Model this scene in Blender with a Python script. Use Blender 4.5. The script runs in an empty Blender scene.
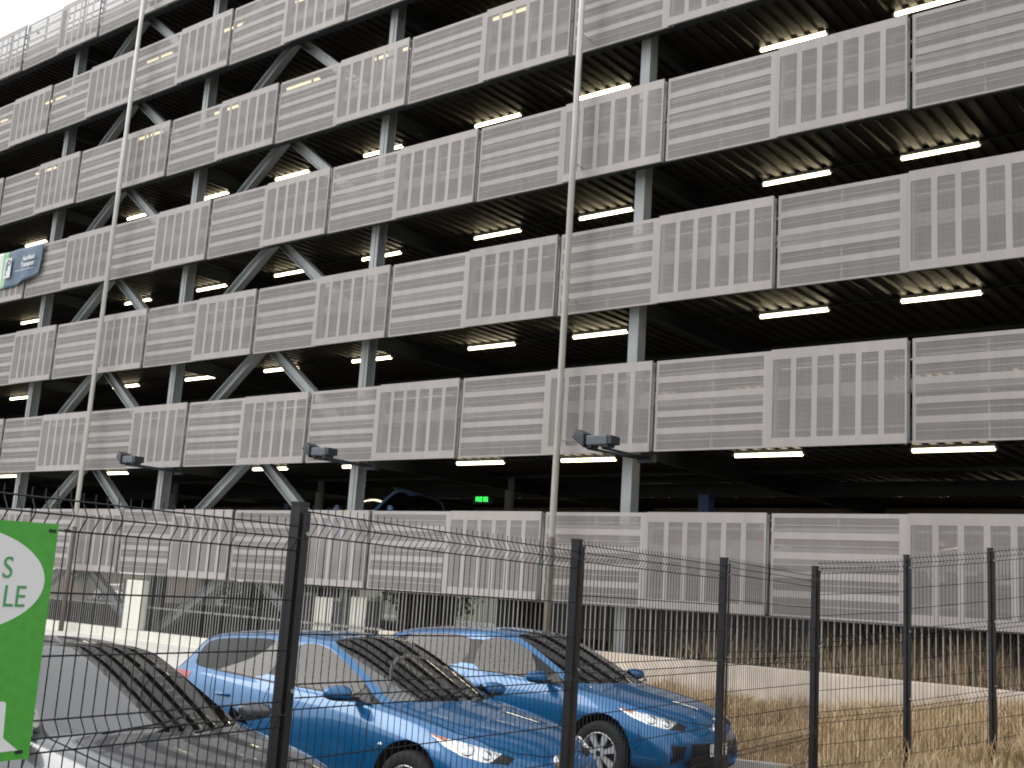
import bpy, bmesh, math, random
from mathutils import Vector, Matrix
from mathutils.bvhtree import BVHTree
random.seed(7)
scene = bpy.context.scene
COL = scene.collection
rad = math.radians

# ------------------------------------------------------------------ helpers
class MB:
    """collects faces, linked as ONE mesh object"""
    def __init__(s): s.v = []; s.f = []; s.m = []
    def face(s, pts, m=0):
        n = len(s.v); s.v += [tuple(p) for p in pts]; s.f.append(tuple(range(n, n+len(pts)))); s.m.append(m)
    def raw(s, vs, fs, m=0):
        n = len(s.v); s.v += [tuple(p) for p in vs]
        for f in fs: s.f.append(tuple(n+i for i in f)); s.m.append(m)
    def box(s, x0, x1, y0, y1, z0, z1, m=0):
        s.raw([(x0,y0,z0),(x1,y0,z0),(x1,y1,z0),(x0,y1,z0),(x0,y0,z1),(x1,y0,z1),(x1,y1,z1),(x0,y1,z1)],
              [(0,3,2,1),(4,5,6,7),(0,1,5,4),(1,2,6,5),(2,3,7,6),(3,0,4,7)], m)
    def bar(s, a, b, w, h, up=(0,0,1), m=0):
        a = Vector(a); b = Vector(b); d = (b-a).normalized(); u = Vector(up)
        r = d.cross(u); r = r.normalized() if r.length > 1e-6 else Vector((1,0,0)); u = r.cross(d)
        r = r*(w/2); u = u*(h/2)
        s.raw([a-r-u, a+r-u, a+r+u, a-r+u, b-r-u, b+r-u, b+r+u, b-r+u],
              [(0,1,2,3),(7,6,5,4),(0,4,5,1),(1,5,6,2),(2,6,7,3),(3,7,4,0)], m)
    def tube(s, pts, r, n=8, m=0, caps=True):
        pts = [Vector(p) for p in pts]; rings = []
        rr = r if isinstance(r, (list, tuple)) else [r]*len(pts)
        for i, p in enumerate(pts):
            d = (pts[min(i+1, len(pts)-1)] - pts[max(i-1, 0)]).normalized()
            q = Vector((0,0,1)) if abs(d.z) < .9 else Vector((1,0,0))
            a = d.cross(q).normalized(); b = d.cross(a)
            rings.append([p + a*rr[i]*math.cos(2*math.pi*k/n) + b*rr[i]*math.sin(2*math.pi*k/n) for k in range(n)])
        vs = [v for g in rings for v in g]; fs = []
        for i in range(len(pts)-1):
            for k in range(n): fs.append((i*n+k, i*n+(k+1) % n, (i+1)*n+(k+1) % n, (i+1)*n+k))
        if caps: fs.append(tuple(reversed(range(n)))); fs.append(tuple((len(pts)-1)*n+k for k in range(n)))
        s.raw(vs, fs, m)
    def build(s, name, mats, parent=None, smooth=False, loc=None, bevel=0):
        me = bpy.data.meshes.new(name); me.from_pydata(s.v, [], s.f)
        for m in (mats if isinstance(mats, (list, tuple)) else [mats]): me.materials.append(m)
        me.polygons.foreach_set('material_index', s.m)
        if smooth: me.polygons.foreach_set('use_smooth', [True]*len(s.f))
        me.update()
        if bevel or smooth:
            bm = bmesh.new(); bm.from_mesh(me); bmesh.ops.remove_doubles(bm, verts=bm.verts, dist=1e-5)
            bmesh.ops.recalc_face_normals(bm, faces=bm.faces); bm.to_mesh(me); bm.free()
        o = bpy.data.objects.new(name, me); COL.objects.link(o)
        if parent: o.parent = parent
        if loc: o.location = loc
        if bevel:
            b = o.modifiers.new('b', 'BEVEL'); b.width = bevel; b.segments = 2; b.limit_method = 'ANGLE'
        return o
def obj_from_mesh(name, me, parent=None):
    o = bpy.data.objects.new(name, me); COL.objects.link(o)
    if parent: o.parent = parent
    return o
def tag(o, label=None, cat=None, group=None, kind=None):
    if label: o['label'] = label
    if cat: o['category'] = cat
    if group: o['group'] = group
    if kind: o['kind'] = kind
    return o
def empty(name, loc=(0,0,0), rz=0):
    o = bpy.data.objects.new(name, None); COL.objects.link(o); o.location = loc; o.rotation_euler = (0,0,rz)
    o.empty_display_size = .2; return o
def copy_tree(o, parent=None, swap=None):
    c = o.copy(); COL.objects.link(c)
    if parent: c.parent = parent
    if swap and o.type == 'MESH':
        for i, sl in enumerate(c.material_slots):
            if sl.material and sl.material.name in swap:
                nm = swap[sl.material.name]; sl.link = 'OBJECT'; sl.material = nm
    for ch in list(o.children): copy_tree(ch, c, swap)
    return c
def text(name, body, size, mat, parent, M, extrude=.001, sx=1., bold=0, align='CENTER'):
    cu = bpy.data.curves.new(name, 'FONT'); cu.body = body; cu.size = size; cu.extrude = extrude
    cu.align_x = align; cu.align_y = 'CENTER'; cu.offset = bold
    t = bpy.data.objects.new(name, cu); COL.objects.link(t)
    dg = bpy.context.evaluated_depsgraph_get(); me = bpy.data.meshes.new_from_object(t.evaluated_get(dg))
    bpy.data.objects.remove(t)
    me.transform(Matrix.Diagonal((sx,1,1,1))); me.transform(M); me.materials.clear(); me.materials.append(mat)
    return obj_from_mesh(name, me, parent)

# ------------------------------------------------------------------ materials
def srgb(r, g, b):
    f = lambda c: (c/255/12.92) if c/255 <= .04045 else ((c/255+.055)/1.055)**2.4
    return (f(r), f(g), f(b), 1)
def mat(name, col, rough=.6, metal=0., noise=0., nscale=4., bump=0., bscale=40., coat=0., spec=.5, streak=0.):
    m = bpy.data.materials.new(name); m.use_nodes = True; N = m.node_tree; B = N.nodes['Principled BSDF']
    c = col if len(col) == 4 else (*col, 1)
    B.inputs['Base Color'].default_value = c; B.inputs['Roughness'].default_value = rough
    B.inputs['Metallic'].default_value = metal; B.inputs['Coat Weight'].default_value = coat
    B.inputs['Coat Roughness'].default_value = .02; B.inputs['Specular IOR Level'].default_value = spec
    if noise or bump or streak:
        tc = N.nodes.new('ShaderNodeTexCoord')
    if noise or streak:
        nz = N.nodes.new('ShaderNodeTexNoise'); nz.inputs['Scale'].default_value = nscale; nz.inputs['Detail'].default_value = 6
        mp = N.nodes.new('ShaderNodeMapping')
        if streak: mp.inputs['Scale'].default_value = (1, 1, streak)
        N.links.new(tc.outputs['Object'], mp.inputs[0]); N.links.new(mp.outputs[0], nz.inputs['Vector'])
        mx = N.nodes.new('ShaderNodeMix'); mx.data_type = 'RGBA'
        mr = N.nodes.new('ShaderNodeMapRange'); mr.inputs[1].default_value = .3; mr.inputs[2].default_value = .7
        N.links.new(nz.outputs[0], mr.inputs[0]); N.links.new(mr.outputs[0], mx.inputs[0])
        mx.inputs[6].default_value = tuple(max(0, x*(1-noise)) for x in c[:3])+(1,)
        mx.inputs[7].default_value = tuple(min(1, x*(1+noise*.6)) for x in c[:3])+(1,)
        N.links.new(mx.outputs[2], B.inputs['Base Color'])
    if bump:
        n2 = N.nodes.new('ShaderNodeTexNoise'); n2.inputs['Scale'].default_value = bscale; n2.inputs['Detail'].default_value = 5
        N.links.new(tc.outputs['Object'], n2.inputs['Vector'])
        bp = N.nodes.new('ShaderNodeBump'); bp.inputs['Strength'].default_value = bump; bp.inputs['Distance'].default_value = .02
        N.links.new(n2.outputs[0], bp.inputs['Height']); N.links.new(bp.outputs[0], B.inputs['Normal'])
    return m
def emis(name, col, st, base=(.8,.8,.8)):
    m = mat(name, base); B = m.node_tree.nodes['Principled BSDF']
    B.inputs['Emission Color'].default_value = (*col, 1); B.inputs['Emission Strength'].default_value = st; return m
def glass(name, tint, trans, rough=.01, ior=1.45):
    m = bpy.data.materials.new(name); m.use_nodes = True; N = m.node_tree; N.nodes.clear()
    out = N.nodes.new('ShaderNodeOutputMaterial'); t = N.nodes.new('ShaderNodeBsdfTransparent'); t.inputs[0].default_value = (*tint, 1)
    d = N.nodes.new('ShaderNodeBsdfDiffuse'); d.inputs[0].default_value = (.05,.055,.055,1)
    a = N.nodes.new('ShaderNodeMixShader'); a.inputs[0].default_value = 1-trans
    N.links.new(t.outputs[0], a.inputs[1]); N.links.new(d.outputs[0], a.inputs[2])
    g = N.nodes.new('ShaderNodeBsdfGlossy'); g.inputs['Roughness'].default_value = rough; g.inputs[0].default_value = (1,1,1,1)
    fr = N.nodes.new('ShaderNodeFresnel'); fr.inputs[0].default_value = ior
    mx = N.nodes.new('ShaderNodeMixShader')
    N.links.new(fr.outputs[0], mx.inputs[0]); N.links.new(a.outputs[0], mx.inputs[1]); N.links.new(g.outputs[0], mx.inputs[2])
    N.links.new(mx.outputs[0], out.inputs[0]); return m
def perforated(name, col, openf):
    """punched sheet: holes average out to a share of openness, with the slight weave the holes leave"""
    m = mat(name, col, .5, .1); N = m.node_tree; B = N.nodes['Principled BSDF']; out = N.nodes['Material Output']
    tc = N.nodes.new('ShaderNodeTexCoord')
    t = N.nodes.new('ShaderNodeBsdfTransparent')
    wv = N.nodes.new('ShaderNodeTexWave'); wv.wave_type = 'BANDS'; wv.bands_direction = 'Z'
    wv.inputs['Scale'].default_value = 3.2; wv.inputs['Distortion'].default_value = 0
    wx = N.nodes.new('ShaderNodeTexWave'); wx.bands_direction = 'X'; wx.inputs['Scale'].default_value = 4.1
    nz = N.nodes.new('ShaderNodeTexNoise'); nz.inputs['Scale'].default_value = 1.3; nz.inputs['Detail'].default_value = 4
    for q in (wv, wx, nz): N.links.new(tc.outputs['Object'], q.inputs['Vector'])
    a = N.nodes.new('ShaderNodeMath'); a.operation = 'ADD'; N.links.new(wv.outputs['Fac'], a.inputs[0]); N.links.new(wx.outputs['Fac'], a.inputs[1])
    mr = N.nodes.new('ShaderNodeMapRange'); mr.inputs[2].default_value = 2
    mr.inputs[3].default_value = openf-.035; mr.inputs[4].default_value = openf+.035
    N.links.new(a.outputs[0], mr.inputs[0])
    b = N.nodes.new('ShaderNodeMath'); b.operation = 'MULTIPLY_ADD'; b.inputs[1].default_value = .16; b.inputs[2].default_value = -.08
    N.links.new(nz.outputs[0], b.inputs[0])
    c = N.nodes.new('ShaderNodeMath'); c.operation = 'ADD'; N.links.new(mr.outputs[0], c.inputs[0]); N.links.new(b.outputs[0], c.inputs[1])
    mx = N.nodes.new('ShaderNodeMixShader'); N.links.new(c.outputs[0], mx.inputs[0])
    N.links.new(B.outputs[0], mx.inputs[1]); N.links.new(t.outputs[0], mx.inputs[2]); N.links.new(mx.outputs[0], out.inputs[0])
    return m

M_SOLID = mat('screen_paint', (.395,.368,.360), .5, .1, noise=.07, nscale=.9, streak=.25)
M_PERF = perforated('screen_perforated', (.375,.35,.342), .43)
M_STEEL = mat('steel_paint', (.38,.405,.415), .45, .2, noise=.12, nscale=1.5)
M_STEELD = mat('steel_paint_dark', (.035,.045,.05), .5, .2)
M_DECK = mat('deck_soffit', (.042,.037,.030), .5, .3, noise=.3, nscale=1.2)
M_SLAB = mat('slab_concrete', (.32,.30,.28), .8, noise=.2, nscale=.8)
M_DARK = mat('inner_wall', (.24,.20,.175), .9, noise=.3, nscale=.4)
M_POLE = mat('pole_galvanised', (.66,.65,.62), .4, .2, noise=.1, nscale=2)
M_POLEB = mat('pole_weathered', (.16,.14,.12), .6, .3, noise=.2, nscale=3)
M_TUBE = emis('tube_light', (1,.86,.56), 8.5)
M_TUBEDIM = emis('tube_light_dim', (1,.80,.45), 2.2)
M_FIX = mat('fixture_white', (.6,.6,.58), .4)
M_CONC = mat('wall_concrete', (.80,.70,.60), .85, noise=.22, nscale=1.4, bump=.3, bscale=25)
M_WHITE = mat('wall_white', (.78,.76,.69), .75, noise=.06, nscale=2)
M_CABSHADE = mat('cabinet_side_shade', (.17,.18,.19), .5)
M_BAR = mat('bar_galvanised', (.36,.35,.335), .45, .5)
M_FENCE = mat('fence_black', (.012,.013,.016), .45, .2)
M_POST = mat('fence_post_black', (.014,.014,.018), .4, .2, noise=.3, nscale=6)
M_BLUE = mat('post_blue', (.012,.04,.15), .5)
M_LAMP = mat('lamp_dark', (.035,.04,.05), .45, .3)
M_LAMPG = mat('lamp_grey', (.10,.115,.14), .4, .3)
M_GLASSL = mat('lamp_lens', (.5,.5,.5), .1)
M_ASPH = mat('asphalt', (.055,.055,.057), .9, noise=.25, nscale=3, bump=.5, bscale=120)
M_KERB = mat('kerb_concrete', (.5,.48,.44), .8, noise=.15, nscale=3)
M_SOIL = mat('dry_ground', (.30,.215,.115), .95, noise=.35, nscale=3, bump=.7, bscale=30)

def weather(m, amt):
    N = m.node_tree; B = N.nodes['Principled BSDF']; src = B.inputs['Base Color'].links[0].from_socket if B.inputs['Base Color'].links else None
    oi = N.nodes.new('ShaderNodeObjectInfo'); tc = N.nodes.new('ShaderNodeTexCoord'); mp = N.nodes.new('ShaderNodeMapping'); mp.inputs['Scale'].default_value = (2.2, 1, .22)
    ad = N.nodes.new('ShaderNodeVectorMath'); ad.operation = 'ADD'; sc = N.nodes.new('ShaderNodeMath'); sc.operation = 'MULTIPLY'; sc.inputs[1].default_value = 37.
    N.links.new(oi.outputs['Random'], sc.inputs[0]); cb = N.nodes.new('ShaderNodeCombineXYZ'); N.links.new(sc.outputs[0], cb.inputs[0]); N.links.new(sc.outputs[0], cb.inputs[2])
    N.links.new(tc.outputs['Object'], ad.inputs[0]); N.links.new(cb.outputs[0], ad.inputs[1]); N.links.new(ad.outputs[0], mp.inputs[0])
    nz = N.nodes.new('ShaderNodeTexNoise'); nz.inputs['Scale'].default_value = 1.6; nz.inputs['Detail'].default_value = 7; nz.inputs['Roughness'].default_value = .65; N.links.new(mp.outputs[0], nz.inputs['Vector'])
    mr = N.nodes.new('ShaderNodeMapRange'); mr.inputs[1].default_value = .32; mr.inputs[2].default_value = .68; mr.inputs[3].default_value = 1-amt; mr.inputs[4].default_value = 1.02; N.links.new(nz.outputs[0], mr.inputs[0])
    rr = N.nodes.new('ShaderNodeMapRange'); rr.inputs[3].default_value = .93; rr.inputs[4].default_value = 1.04; N.links.new(oi.outputs['Random'], rr.inputs[0])
    mu = N.nodes.new('ShaderNodeMath'); mu.operation = 'MULTIPLY'; N.links.new(mr.outputs[0], mu.inputs[0]); N.links.new(rr.outputs[0], mu.inputs[1])
    vm = N.nodes.new('ShaderNodeVectorMath'); vm.operation = 'SCALE'
    if src: N.links.new(src, vm.inputs[0])
    else: vm.inputs[0].default_value = B.inputs['Base Color'].default_value[:3]
    N.links.new(mu.outputs[0], vm.inputs['Scale']); N.links.new(vm.outputs[0], B.inputs['Base Color'])
weather(M_SOLID, .13); weather(M_PERF, .13); weather(M_CONC, .3); weather(M_WHITE, .12); weather(M_STEEL, .15)

# ------------------------------------------------------------------ frame of the garage: x along the facade, y into it, z=0 at eye height
S = 5.0; D = 18.803; X0 = -36.71; Z1 = 1.734; H = 2.9535; PH = 1.778
zt = lambda k: Z1+k*H
zb = lambda k: Z1+k*H-PH
XL, XR, YB = -68.0, 4.0, 50.0
NL = 7
COLX = [-59.9,-52.0,-44.1,-36.2,-28.3,-20.38,-12.54,-4.65]
g = empty('parking_garage', (0,0,-1.8))
tag(g, 'tall multi-storey parking garage clad in beige perforated metal screens', 'garage')
def part(mb, name, m, **k):
    o = mb.build(name, m, g, **k); o.location = (0,0,1.8); return o

# floor slabs with ribbed metal deck below
for k in range(NL):
    mb = MB(); z0 = zb(k)+.38
    mb.box(XL, XR, D+.42, YB, z0+.06, z0+.19)
    sl = part(mb, 'floor_slab', M_SLAB)
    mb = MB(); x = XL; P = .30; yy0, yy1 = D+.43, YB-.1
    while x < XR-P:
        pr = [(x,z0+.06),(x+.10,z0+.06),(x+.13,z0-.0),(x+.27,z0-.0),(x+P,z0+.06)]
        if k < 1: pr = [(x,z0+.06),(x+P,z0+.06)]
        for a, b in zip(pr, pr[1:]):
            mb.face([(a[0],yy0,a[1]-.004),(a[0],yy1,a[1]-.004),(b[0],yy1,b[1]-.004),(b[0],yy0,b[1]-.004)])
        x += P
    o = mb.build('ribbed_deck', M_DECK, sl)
    mb = MB()
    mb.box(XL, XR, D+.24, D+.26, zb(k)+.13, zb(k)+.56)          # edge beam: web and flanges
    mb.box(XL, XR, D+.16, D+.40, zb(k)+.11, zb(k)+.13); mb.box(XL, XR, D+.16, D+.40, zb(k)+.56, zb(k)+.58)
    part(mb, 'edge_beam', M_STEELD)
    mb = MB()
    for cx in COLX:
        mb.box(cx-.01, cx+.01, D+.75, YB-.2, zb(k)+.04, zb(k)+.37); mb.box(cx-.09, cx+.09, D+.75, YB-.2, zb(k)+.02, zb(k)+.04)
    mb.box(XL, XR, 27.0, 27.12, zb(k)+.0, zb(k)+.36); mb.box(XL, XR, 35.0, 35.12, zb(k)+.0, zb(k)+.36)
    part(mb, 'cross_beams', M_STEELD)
    mb = MB()
    mb.box(XL, XR, D+.50, D+.53, zb(k)+.95, zb(k)+1.20); mb.tube([(XL,D+.5,zb(k)+1.52),(XR,D+.5,zb(k)+1.52)], .03, 6)
    part(mb, 'crash_rail', mats := M_BAR)
    if k:
        mb = MB(); mb.tube([(XL,21.6,zb(k)+.355),(XR,21.6,zb(k)+.355)], .018, 5); mb.tube([(XL,24.4,zb(k)+.30),(XR,24.4,zb(k)+.30)], .05, 6)
        part(mb, 'conduit', M_STEELD)
# unseen rear and side walls, added to keep daylight out of the upper floors
mb = MB(); mb.box(XL, XR, YB, YB+.2, zb(0), zt(5)); part(mb, 'rear_light_block', M_DARK)
mb = MB(); mb.box(XR, XR+.2, D+.45, YB, -2.2, zt(5)); part(mb, 'side_light_block', M_DARK)
mb = MB(); mb.box(XL-.2, XL, D+.45, YB, zb(0), zt(5)); part(mb, 'side_light_block', M_DARK)
mb = MB()
for k in range(1, 6): mb.box(-45, XR-.3, 33.0, 33.2, zb(k-1)+.57, zb(k)+.3)
part(mb, 'ramp_wall', M_DARK)
mb = MB()
for a_, b_ in ((-160,-92),(-86,-78),(-74,-66),(-63,-52),(-48.5,-44),(-41,4)): mb.box(a_, b_, YB+.3, YB+.5, -2.3, -.04)
part(mb, 'ground_floor_wall', M_DARK)
# columns (H sections, one mesh each, full height)
for cx in COLX:
    mb = MB(); z0, z1 = -1.85, zt(6)-.5; w = .125
    if cx > -15:
        mb.box(cx-.115, cx+.115, D+.45, D+.74, z0, z1)
    else:
        mb.box(cx-w, cx+w, D+.45, D+.47, z0, z1); mb.box(cx-w, cx+w, D+.72, D+.74, z0, z1); mb.box(cx-.008, cx+.008, D+.47, D+.72, z0, z1)
        mb.box(cx-w+.02, cx-w+.03, D+.47, D+.72, z0, z1); mb.box(cx-.03, cx+.03, D+.436, D+.449, z0, z1)
    part(mb, 'column', M_STEEL)
for cx in COLX[1:6]:
    mb = MB(); mb.tube([(cx, 25.3, -1.85), (cx, 25.3, zt(6)-.6)], .13, 12); part(mb, 'inner_column', M_STEEL, smooth=True)
# chevron braces in the two braced bays
for (ca, cb) in ((-28.3,-20.38),(-36.2,-28.3),(-59.9,-52.0)):
    xm = (ca+cb)/2
    for k in range(0, 7):
        zz0 = zb(k-1)+.45 if k else -1.8; zz1 = zb(k)+.45
        for xe in (ca, cb):
            mb = MB(); sg = 1 if xe > xm else -1
            a = Vector((xm+sg*.05, D+.60, zz1-.05)); b = Vector((xe-sg*.05, D+.60, zz0)); d = (b-a).normalized(); n = Vector((-d.z, 0, d.x))
            mb.bar(a, b, .24, .016, up=(0,1,0)); 
            for q in (-.12, .12): mb.bar(a+n*q, b+n*q, .016, .22, up=(0,1,0))
            part(mb, 'brace', M_STEEL)
# blue painted posts deep inside
for (px, pz, py) in ((-28.9, .53, 24.6), (-12.6,.53, 22.6)):
    mb = MB(); mb.box(px-.13, px+.13, py-.13, py+.13, pz, pz+1.95); part(mb, 'blue_post', M_BLUE)

# --- perforated screens: one module = a sheet with horizontal bands + a sheet with vertical bands
W2 = 2.5
def hsheet():
    mb = MB(); w, h, t = 2.44, PH, .004
    mb.face([(0,0,0),(w,0,0),(w,0,h),(0,0,h)], 1)
    def sol(x0, x1, z0, z1): mb.box(x0, x1, -t, -.001, z0, z1)
    xa, xb = .055, w-.16
    sol(0, xa, 0, h); sol(xb, w, 0, h); sol(xa, xb, 0, .035); sol(xa, xb, h-.075, h)
    for zc in (.395, .725, 1.055, 1.40): sol(xa, xb, zc-.068, zc+.052)
    for zc in (.20,.56,.89,1.22,1.575): sol(xa, xb, zc-.006, zc+.006)
    mb.box(0, w, 0, .05, 0, .004); mb.box(0, w, 0, .05, h-.004, h); mb.box(0, .004, .001, .05, .004, h-.004); mb.box(w-.004, w, .001, .05, .004, h-.004)
    return mb
def vsheet():
    mb = MB(); w, h, t = 2.47, PH+.012, .004
    mb.face([(0,0,0),(w,0,0),(w,0,h),(0,0,h)], 1)
    def sol(x0, x1, z0, z1): mb.box(x0, x1, -t, -.001, z0, z1)
    za, zc = .17, h-.19; sol(0, .035, 0, h); sol(w-.035, w, 0, h); sol(.035, w-.035, 0, za); sol(.035, w-.035, zc, h)
    n = 6; p = (w-.07)/n
    for i in range(1, n): sol(.035+i*p-.052, .035+i*p+.052, za, zc)
    mb.box(0, w, 0, .05, 0, .004); mb.box(0, w, 0, .05, h-.004, h); mb.box(0, .004, .001, .05, .004, h-.004); mb.box(w-.004, w, .001, .05, .004, h-.004)
    return mb
def module_frame():
    mb = MB(); h = PH
    for x in (.03, 1.235, 2.44, 2.52, 3.72, 4.93): mb.box(x, x+.04, .055, .10, .02, h-.02)
    for z in (.30, .90, 1.50): mb.box(.02, 4.97, .105, .145, z, z+.035)
    mb.box(2.49, 4.97, .035, .053, .87, .895)
    for x in (.4, 2.5, 4.6):
        mb.box(x, x+.06, .146, .24, .28, .36); mb.box(x, x+.06, .146, .24, 1.42, 1.5)
    return mb
proto = None
for k in range(NL):
    ph = 0 if k % 2 else .5
    for i in range(-6, 9):
        x = X0+(i+ph-(1 if ph else 0))*S
        if x > XR-2 or x < XL: continue
        if proto is None:
            proto = part(module_frame(), 'screen_panel', M_STEEL)
            a = hsheet().build('perforated_sheet', [M_SOLID, M_PERF], proto); a.location = (.04, .012, 0)
            b = vsheet().build('perforated_sheet', [M_SOLID, M_PERF], proto); b.location = (2.495, -.045, -.006)
            o = proto
        else: o = copy_tree(proto)
        o.parent = g
        o.location = (x, D+.0, zb(k)+1.8)
for o in list(g.children):
    if o.name.startswith('screen_panel'):
        pass

# ------------------------------------------------------------------ poles, lights, floodlights
ORD = ['lowest','second lowest','third lowest','fourth lowest','fifth lowest','sixth lowest','topmost']
for (px, side) in ((-13.74, 'tall slender galvanised pole in front of the garage screens, the right one'), (-31.14, 'tall slender galvanised pole in front of the garage screens, the left one')):
    o = empty('tall_pole', (px, 18.48, -1.8)); tag(o, side, 'pole', 'tall poles in front of the facade')
    mb = MB(); mb.tube([(0,0,3.0),(0,0,26)], .068, 14); mb.build('upper_shaft', M_POLE, o, smooth=True)
    mb = MB(); mb.tube([(0,0,0),(0,0,2.99)], .072, 14); mb.build('lower_shaft', M_POLEB, o, smooth=True)
    for k in range(NL):
        z = zb(k)+1.8+.25; mb = MB(); mb.box(-.012, .012, .06, .33, z, z+.03); mb.build('bracket', M_POLE, o)


tx = [-4.1, -7.15,-10.1,-15.0,-18.3,-22.55,-26.35,-30.2,-34.3,-41.2,-45.0,-49.0,-53.0]
lp = None
rowname = ['','second row','third row','fourth row','fifth row','sixth row','top row']
def make_light():
    o = empty('ceiling_light', (0,0,0))
    mb = MB(); mb.box(-.77, .77, -.05, .05, .02, .085); mb.box(-.80, -.75, -.04, .04, -.03, .02); mb.box(.75, .80, -.04, .04, -.03, .02); mb.build('housing', M_FIX, o, bevel=.006)
    mb = MB(); mb.tube([(-.75,0,-.02),(.75,0,-.02)], .036, 10); mb.build('tube', M_TUBE, o, smooth=True)
    return o
names = ['first','second','third','fourth','fifth','sixth','seventh','eighth','ninth','tenth','eleventh','twelfth','thirteenth']
for k in range(1, 7):
    for yy, row in ((21.6, 'front'), (29.4, 'deep')):
        for i, x in enumerate(tx):
            if k > 4 and row == 'deep': continue
            o = make_light() if lp is None else copy_tree(lp)
            lp = lp or o
            sx_ = {4.1:0,7.15:.28,10.1:-.55,15.0:-.1,18.3:-.1}.get(-x, 0) if k == 1 and row == 'front' else 0
            if k > 4:
                for ch in o.children:
                    if ch.name.startswith('tube'): ch.material_slots[0].link = 'OBJECT'; ch.material_slots[0].material = M_TUBEDIM
            o.location = (x + sx_ + random.uniform(-.05,.05), yy if k < 4 else yy-.3, zb(k)+(.30 if k < 4 else .345))
            tag(o, ('lit fluorescent tube under the %s of screens, %s from the right' % (rowname[k], names[i])) if row == 'front'
                else ('distant tube deep inside under the %s of screens, %s from right' % (rowname[k], names[i])), 'ceiling light', 'fluorescent lights under the garage floors')

fl = None
for x, lab in ((-12.2,'black floodlight on a double arm beside the right pole'), (-19.9,'black floodlight on a double arm at the middle column'), (-27.5,'black floodlight on a double arm near the left pole')):
    if fl is None:
        fl = empty('floodlight', (0,0,0))
        mb = MB(); mb.tube([(-.28,-.0,-.10),(.02,1.5,-.12)], .028, 6); mb.tube([(.06,0,-.10),(.2,1.5,-.12)], .028, 6)
        mb.box(-.06, .3, 1.42, 1.55, -.2, -.04); mb.build('arm', M_LAMP, fl)
        mb = MB(); mb.box(-.22, .26, -.16, .16, -.06, .12); mb.build('housing', M_LAMPG, fl, bevel=.02)
        mb = MB(); mb.box(.262, .36, -.15, .15, -.05, .11); mb.build('gear_box', M_LAMP, fl, bevel=.015)
        for q in (-.17,.2): mb = MB(); mb.box(q-.04,q+.06,-.12,.12,-.10,-.062); mb.build('clamp', M_LAMP, fl)
        mb = MB(); vs = [(-.24,-.2,-.10),(-.24,.2,-.10),(-.24,.2,.16),(-.24,-.2,.16),(-.56,-.15,.10),(-.56,.15,.10),(-.46,.15,.26),(-.46,-.15,.26)]
        mb.raw(vs, [(3,2,1,0),(4,5,6,7),(0,1,5,4),(1,2,6,5),(2,3,7,6),(3,0,4,7)]); h = mb.build('lamp_head', M_LAMP, fl, bevel=.02)
        mb = MB(); mb.face([(-.27,-.15,-.093),(-.27,.15,-.093),(-.53,.12,.085),(-.53,-.12,.085)]); l = mb.build('lens', M_GLASSL, h); l.location = (0,0,-.012)
        o = fl
    else: o = copy_tree(fl)
    o.location = (x, 17.75, 2.95); tag(o, lab, 'floodlight', 'floodlights along the facade')

# green counter display
o = empty('counter_display', (-21.95, 26.0, 2.75)); tag(o, 'small dark hanging display with glowing green digits inside the garage', 'sign')
mb = MB(); mb.box(-.36,.36,-.04,.06,-.13,.13); mb.build('case', M_LAMP, o)
mb = MB(); mb.box(-.012,.012,0,.02,.13,.42); mb.build('hanger', M_LAMP, o)
M_LED = emis('led_green', (.03,1,.12), 1.6)
RXm = Matrix.Rotation(rad(90), 4, 'X')
text('digits', 'FREE 002', .19, M_LED, o, Matrix.Translation((0,-.045,0)) @ RXm, sx=.66, bold=.006)

# ------------------------------------------------------------------ facade banner
M_NAVY = mat('banner_navy', srgb(92,112,134), .55, noise=.12, nscale=2, bump=.4, bscale=3)
M_BWHITE = mat('banner_white', (.75,.78,.77), .55); M_BGREEN = mat('banner_green', srgb(150,196,150), .55)
bn = empty('facade_banner', (-35.62, 18.70, zt(3)-.02))
tag(bn, 'blue parking banner with white lettering hung on the screens at left edge', 'banner')
def bannerz(s):    # lower hem sags, corner lifted
    return -1.25
nx, nz = 40, 14; LB = 4.2
vs, fs, ms = [], [], []
for j in range(nz+1):
    for i in range(nx+1):
        s = -LB*i/nx; v = j/nz
        low = -1.30 + .28*max(0, 1-(-s)/1.5)
        z = low*v
        y = .02*math.sin(s*5+v*3) - .05*v*math.exp(-((s+1.0)/.35)**2)
        vs.append((s - .12*v*max(0, 1+s/1.2), y, z))
for j in range(nz):
    for i in range(nx):
        fs.append((j*(nx+1)+i, (j+1)*(nx+1)+i, (j+1)*(nx+1)+i+1, j*(nx+1)+i+1)); s = LB*(i+.5)/nx
        ms.append(0 if s < 2.35 else (2 if s < 2.6 else 1))
me = bpy.data.meshes.new('cloth'); me.from_pydata(vs, [], fs)
for m in (M_NAVY, M_BWHITE, M_BGREEN): me.materials.append(m)
me.polygons.foreach_set('material_index', ms); me.polygons.foreach_set('use_smooth', [True]*len(fs))
cl = obj_from_mesh('cloth', me, bn); so = cl.modifiers.new('s', 'SOLIDIFY'); so.thickness = .004
RT = lambda x, z: Matrix.Translation((x, -.085, z)) @ RXm
text('lettering', 'Auckland', .235, M_BWHITE, bn, RT(-.36,-.42), align='RIGHT', bold=.006, sx=.86)
text('lettering', 'Transport', .235, M_BWHITE, bn, RT(-.36,-.64), align='RIGHT', bold=.006, sx=.86)
mb = MB(); mb.box(-1.55,-.36,-.084,-.082,-.82,-.805); mb.build('rule', M_BWHITE, bn)
mb = MB(); mb.box(-2.28,-1.86,-.084,-.080,-.98,-.28); mb.build('parking_symbol', M_BWHITE, bn, bevel=.03)
mb = MB(); 
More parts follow.
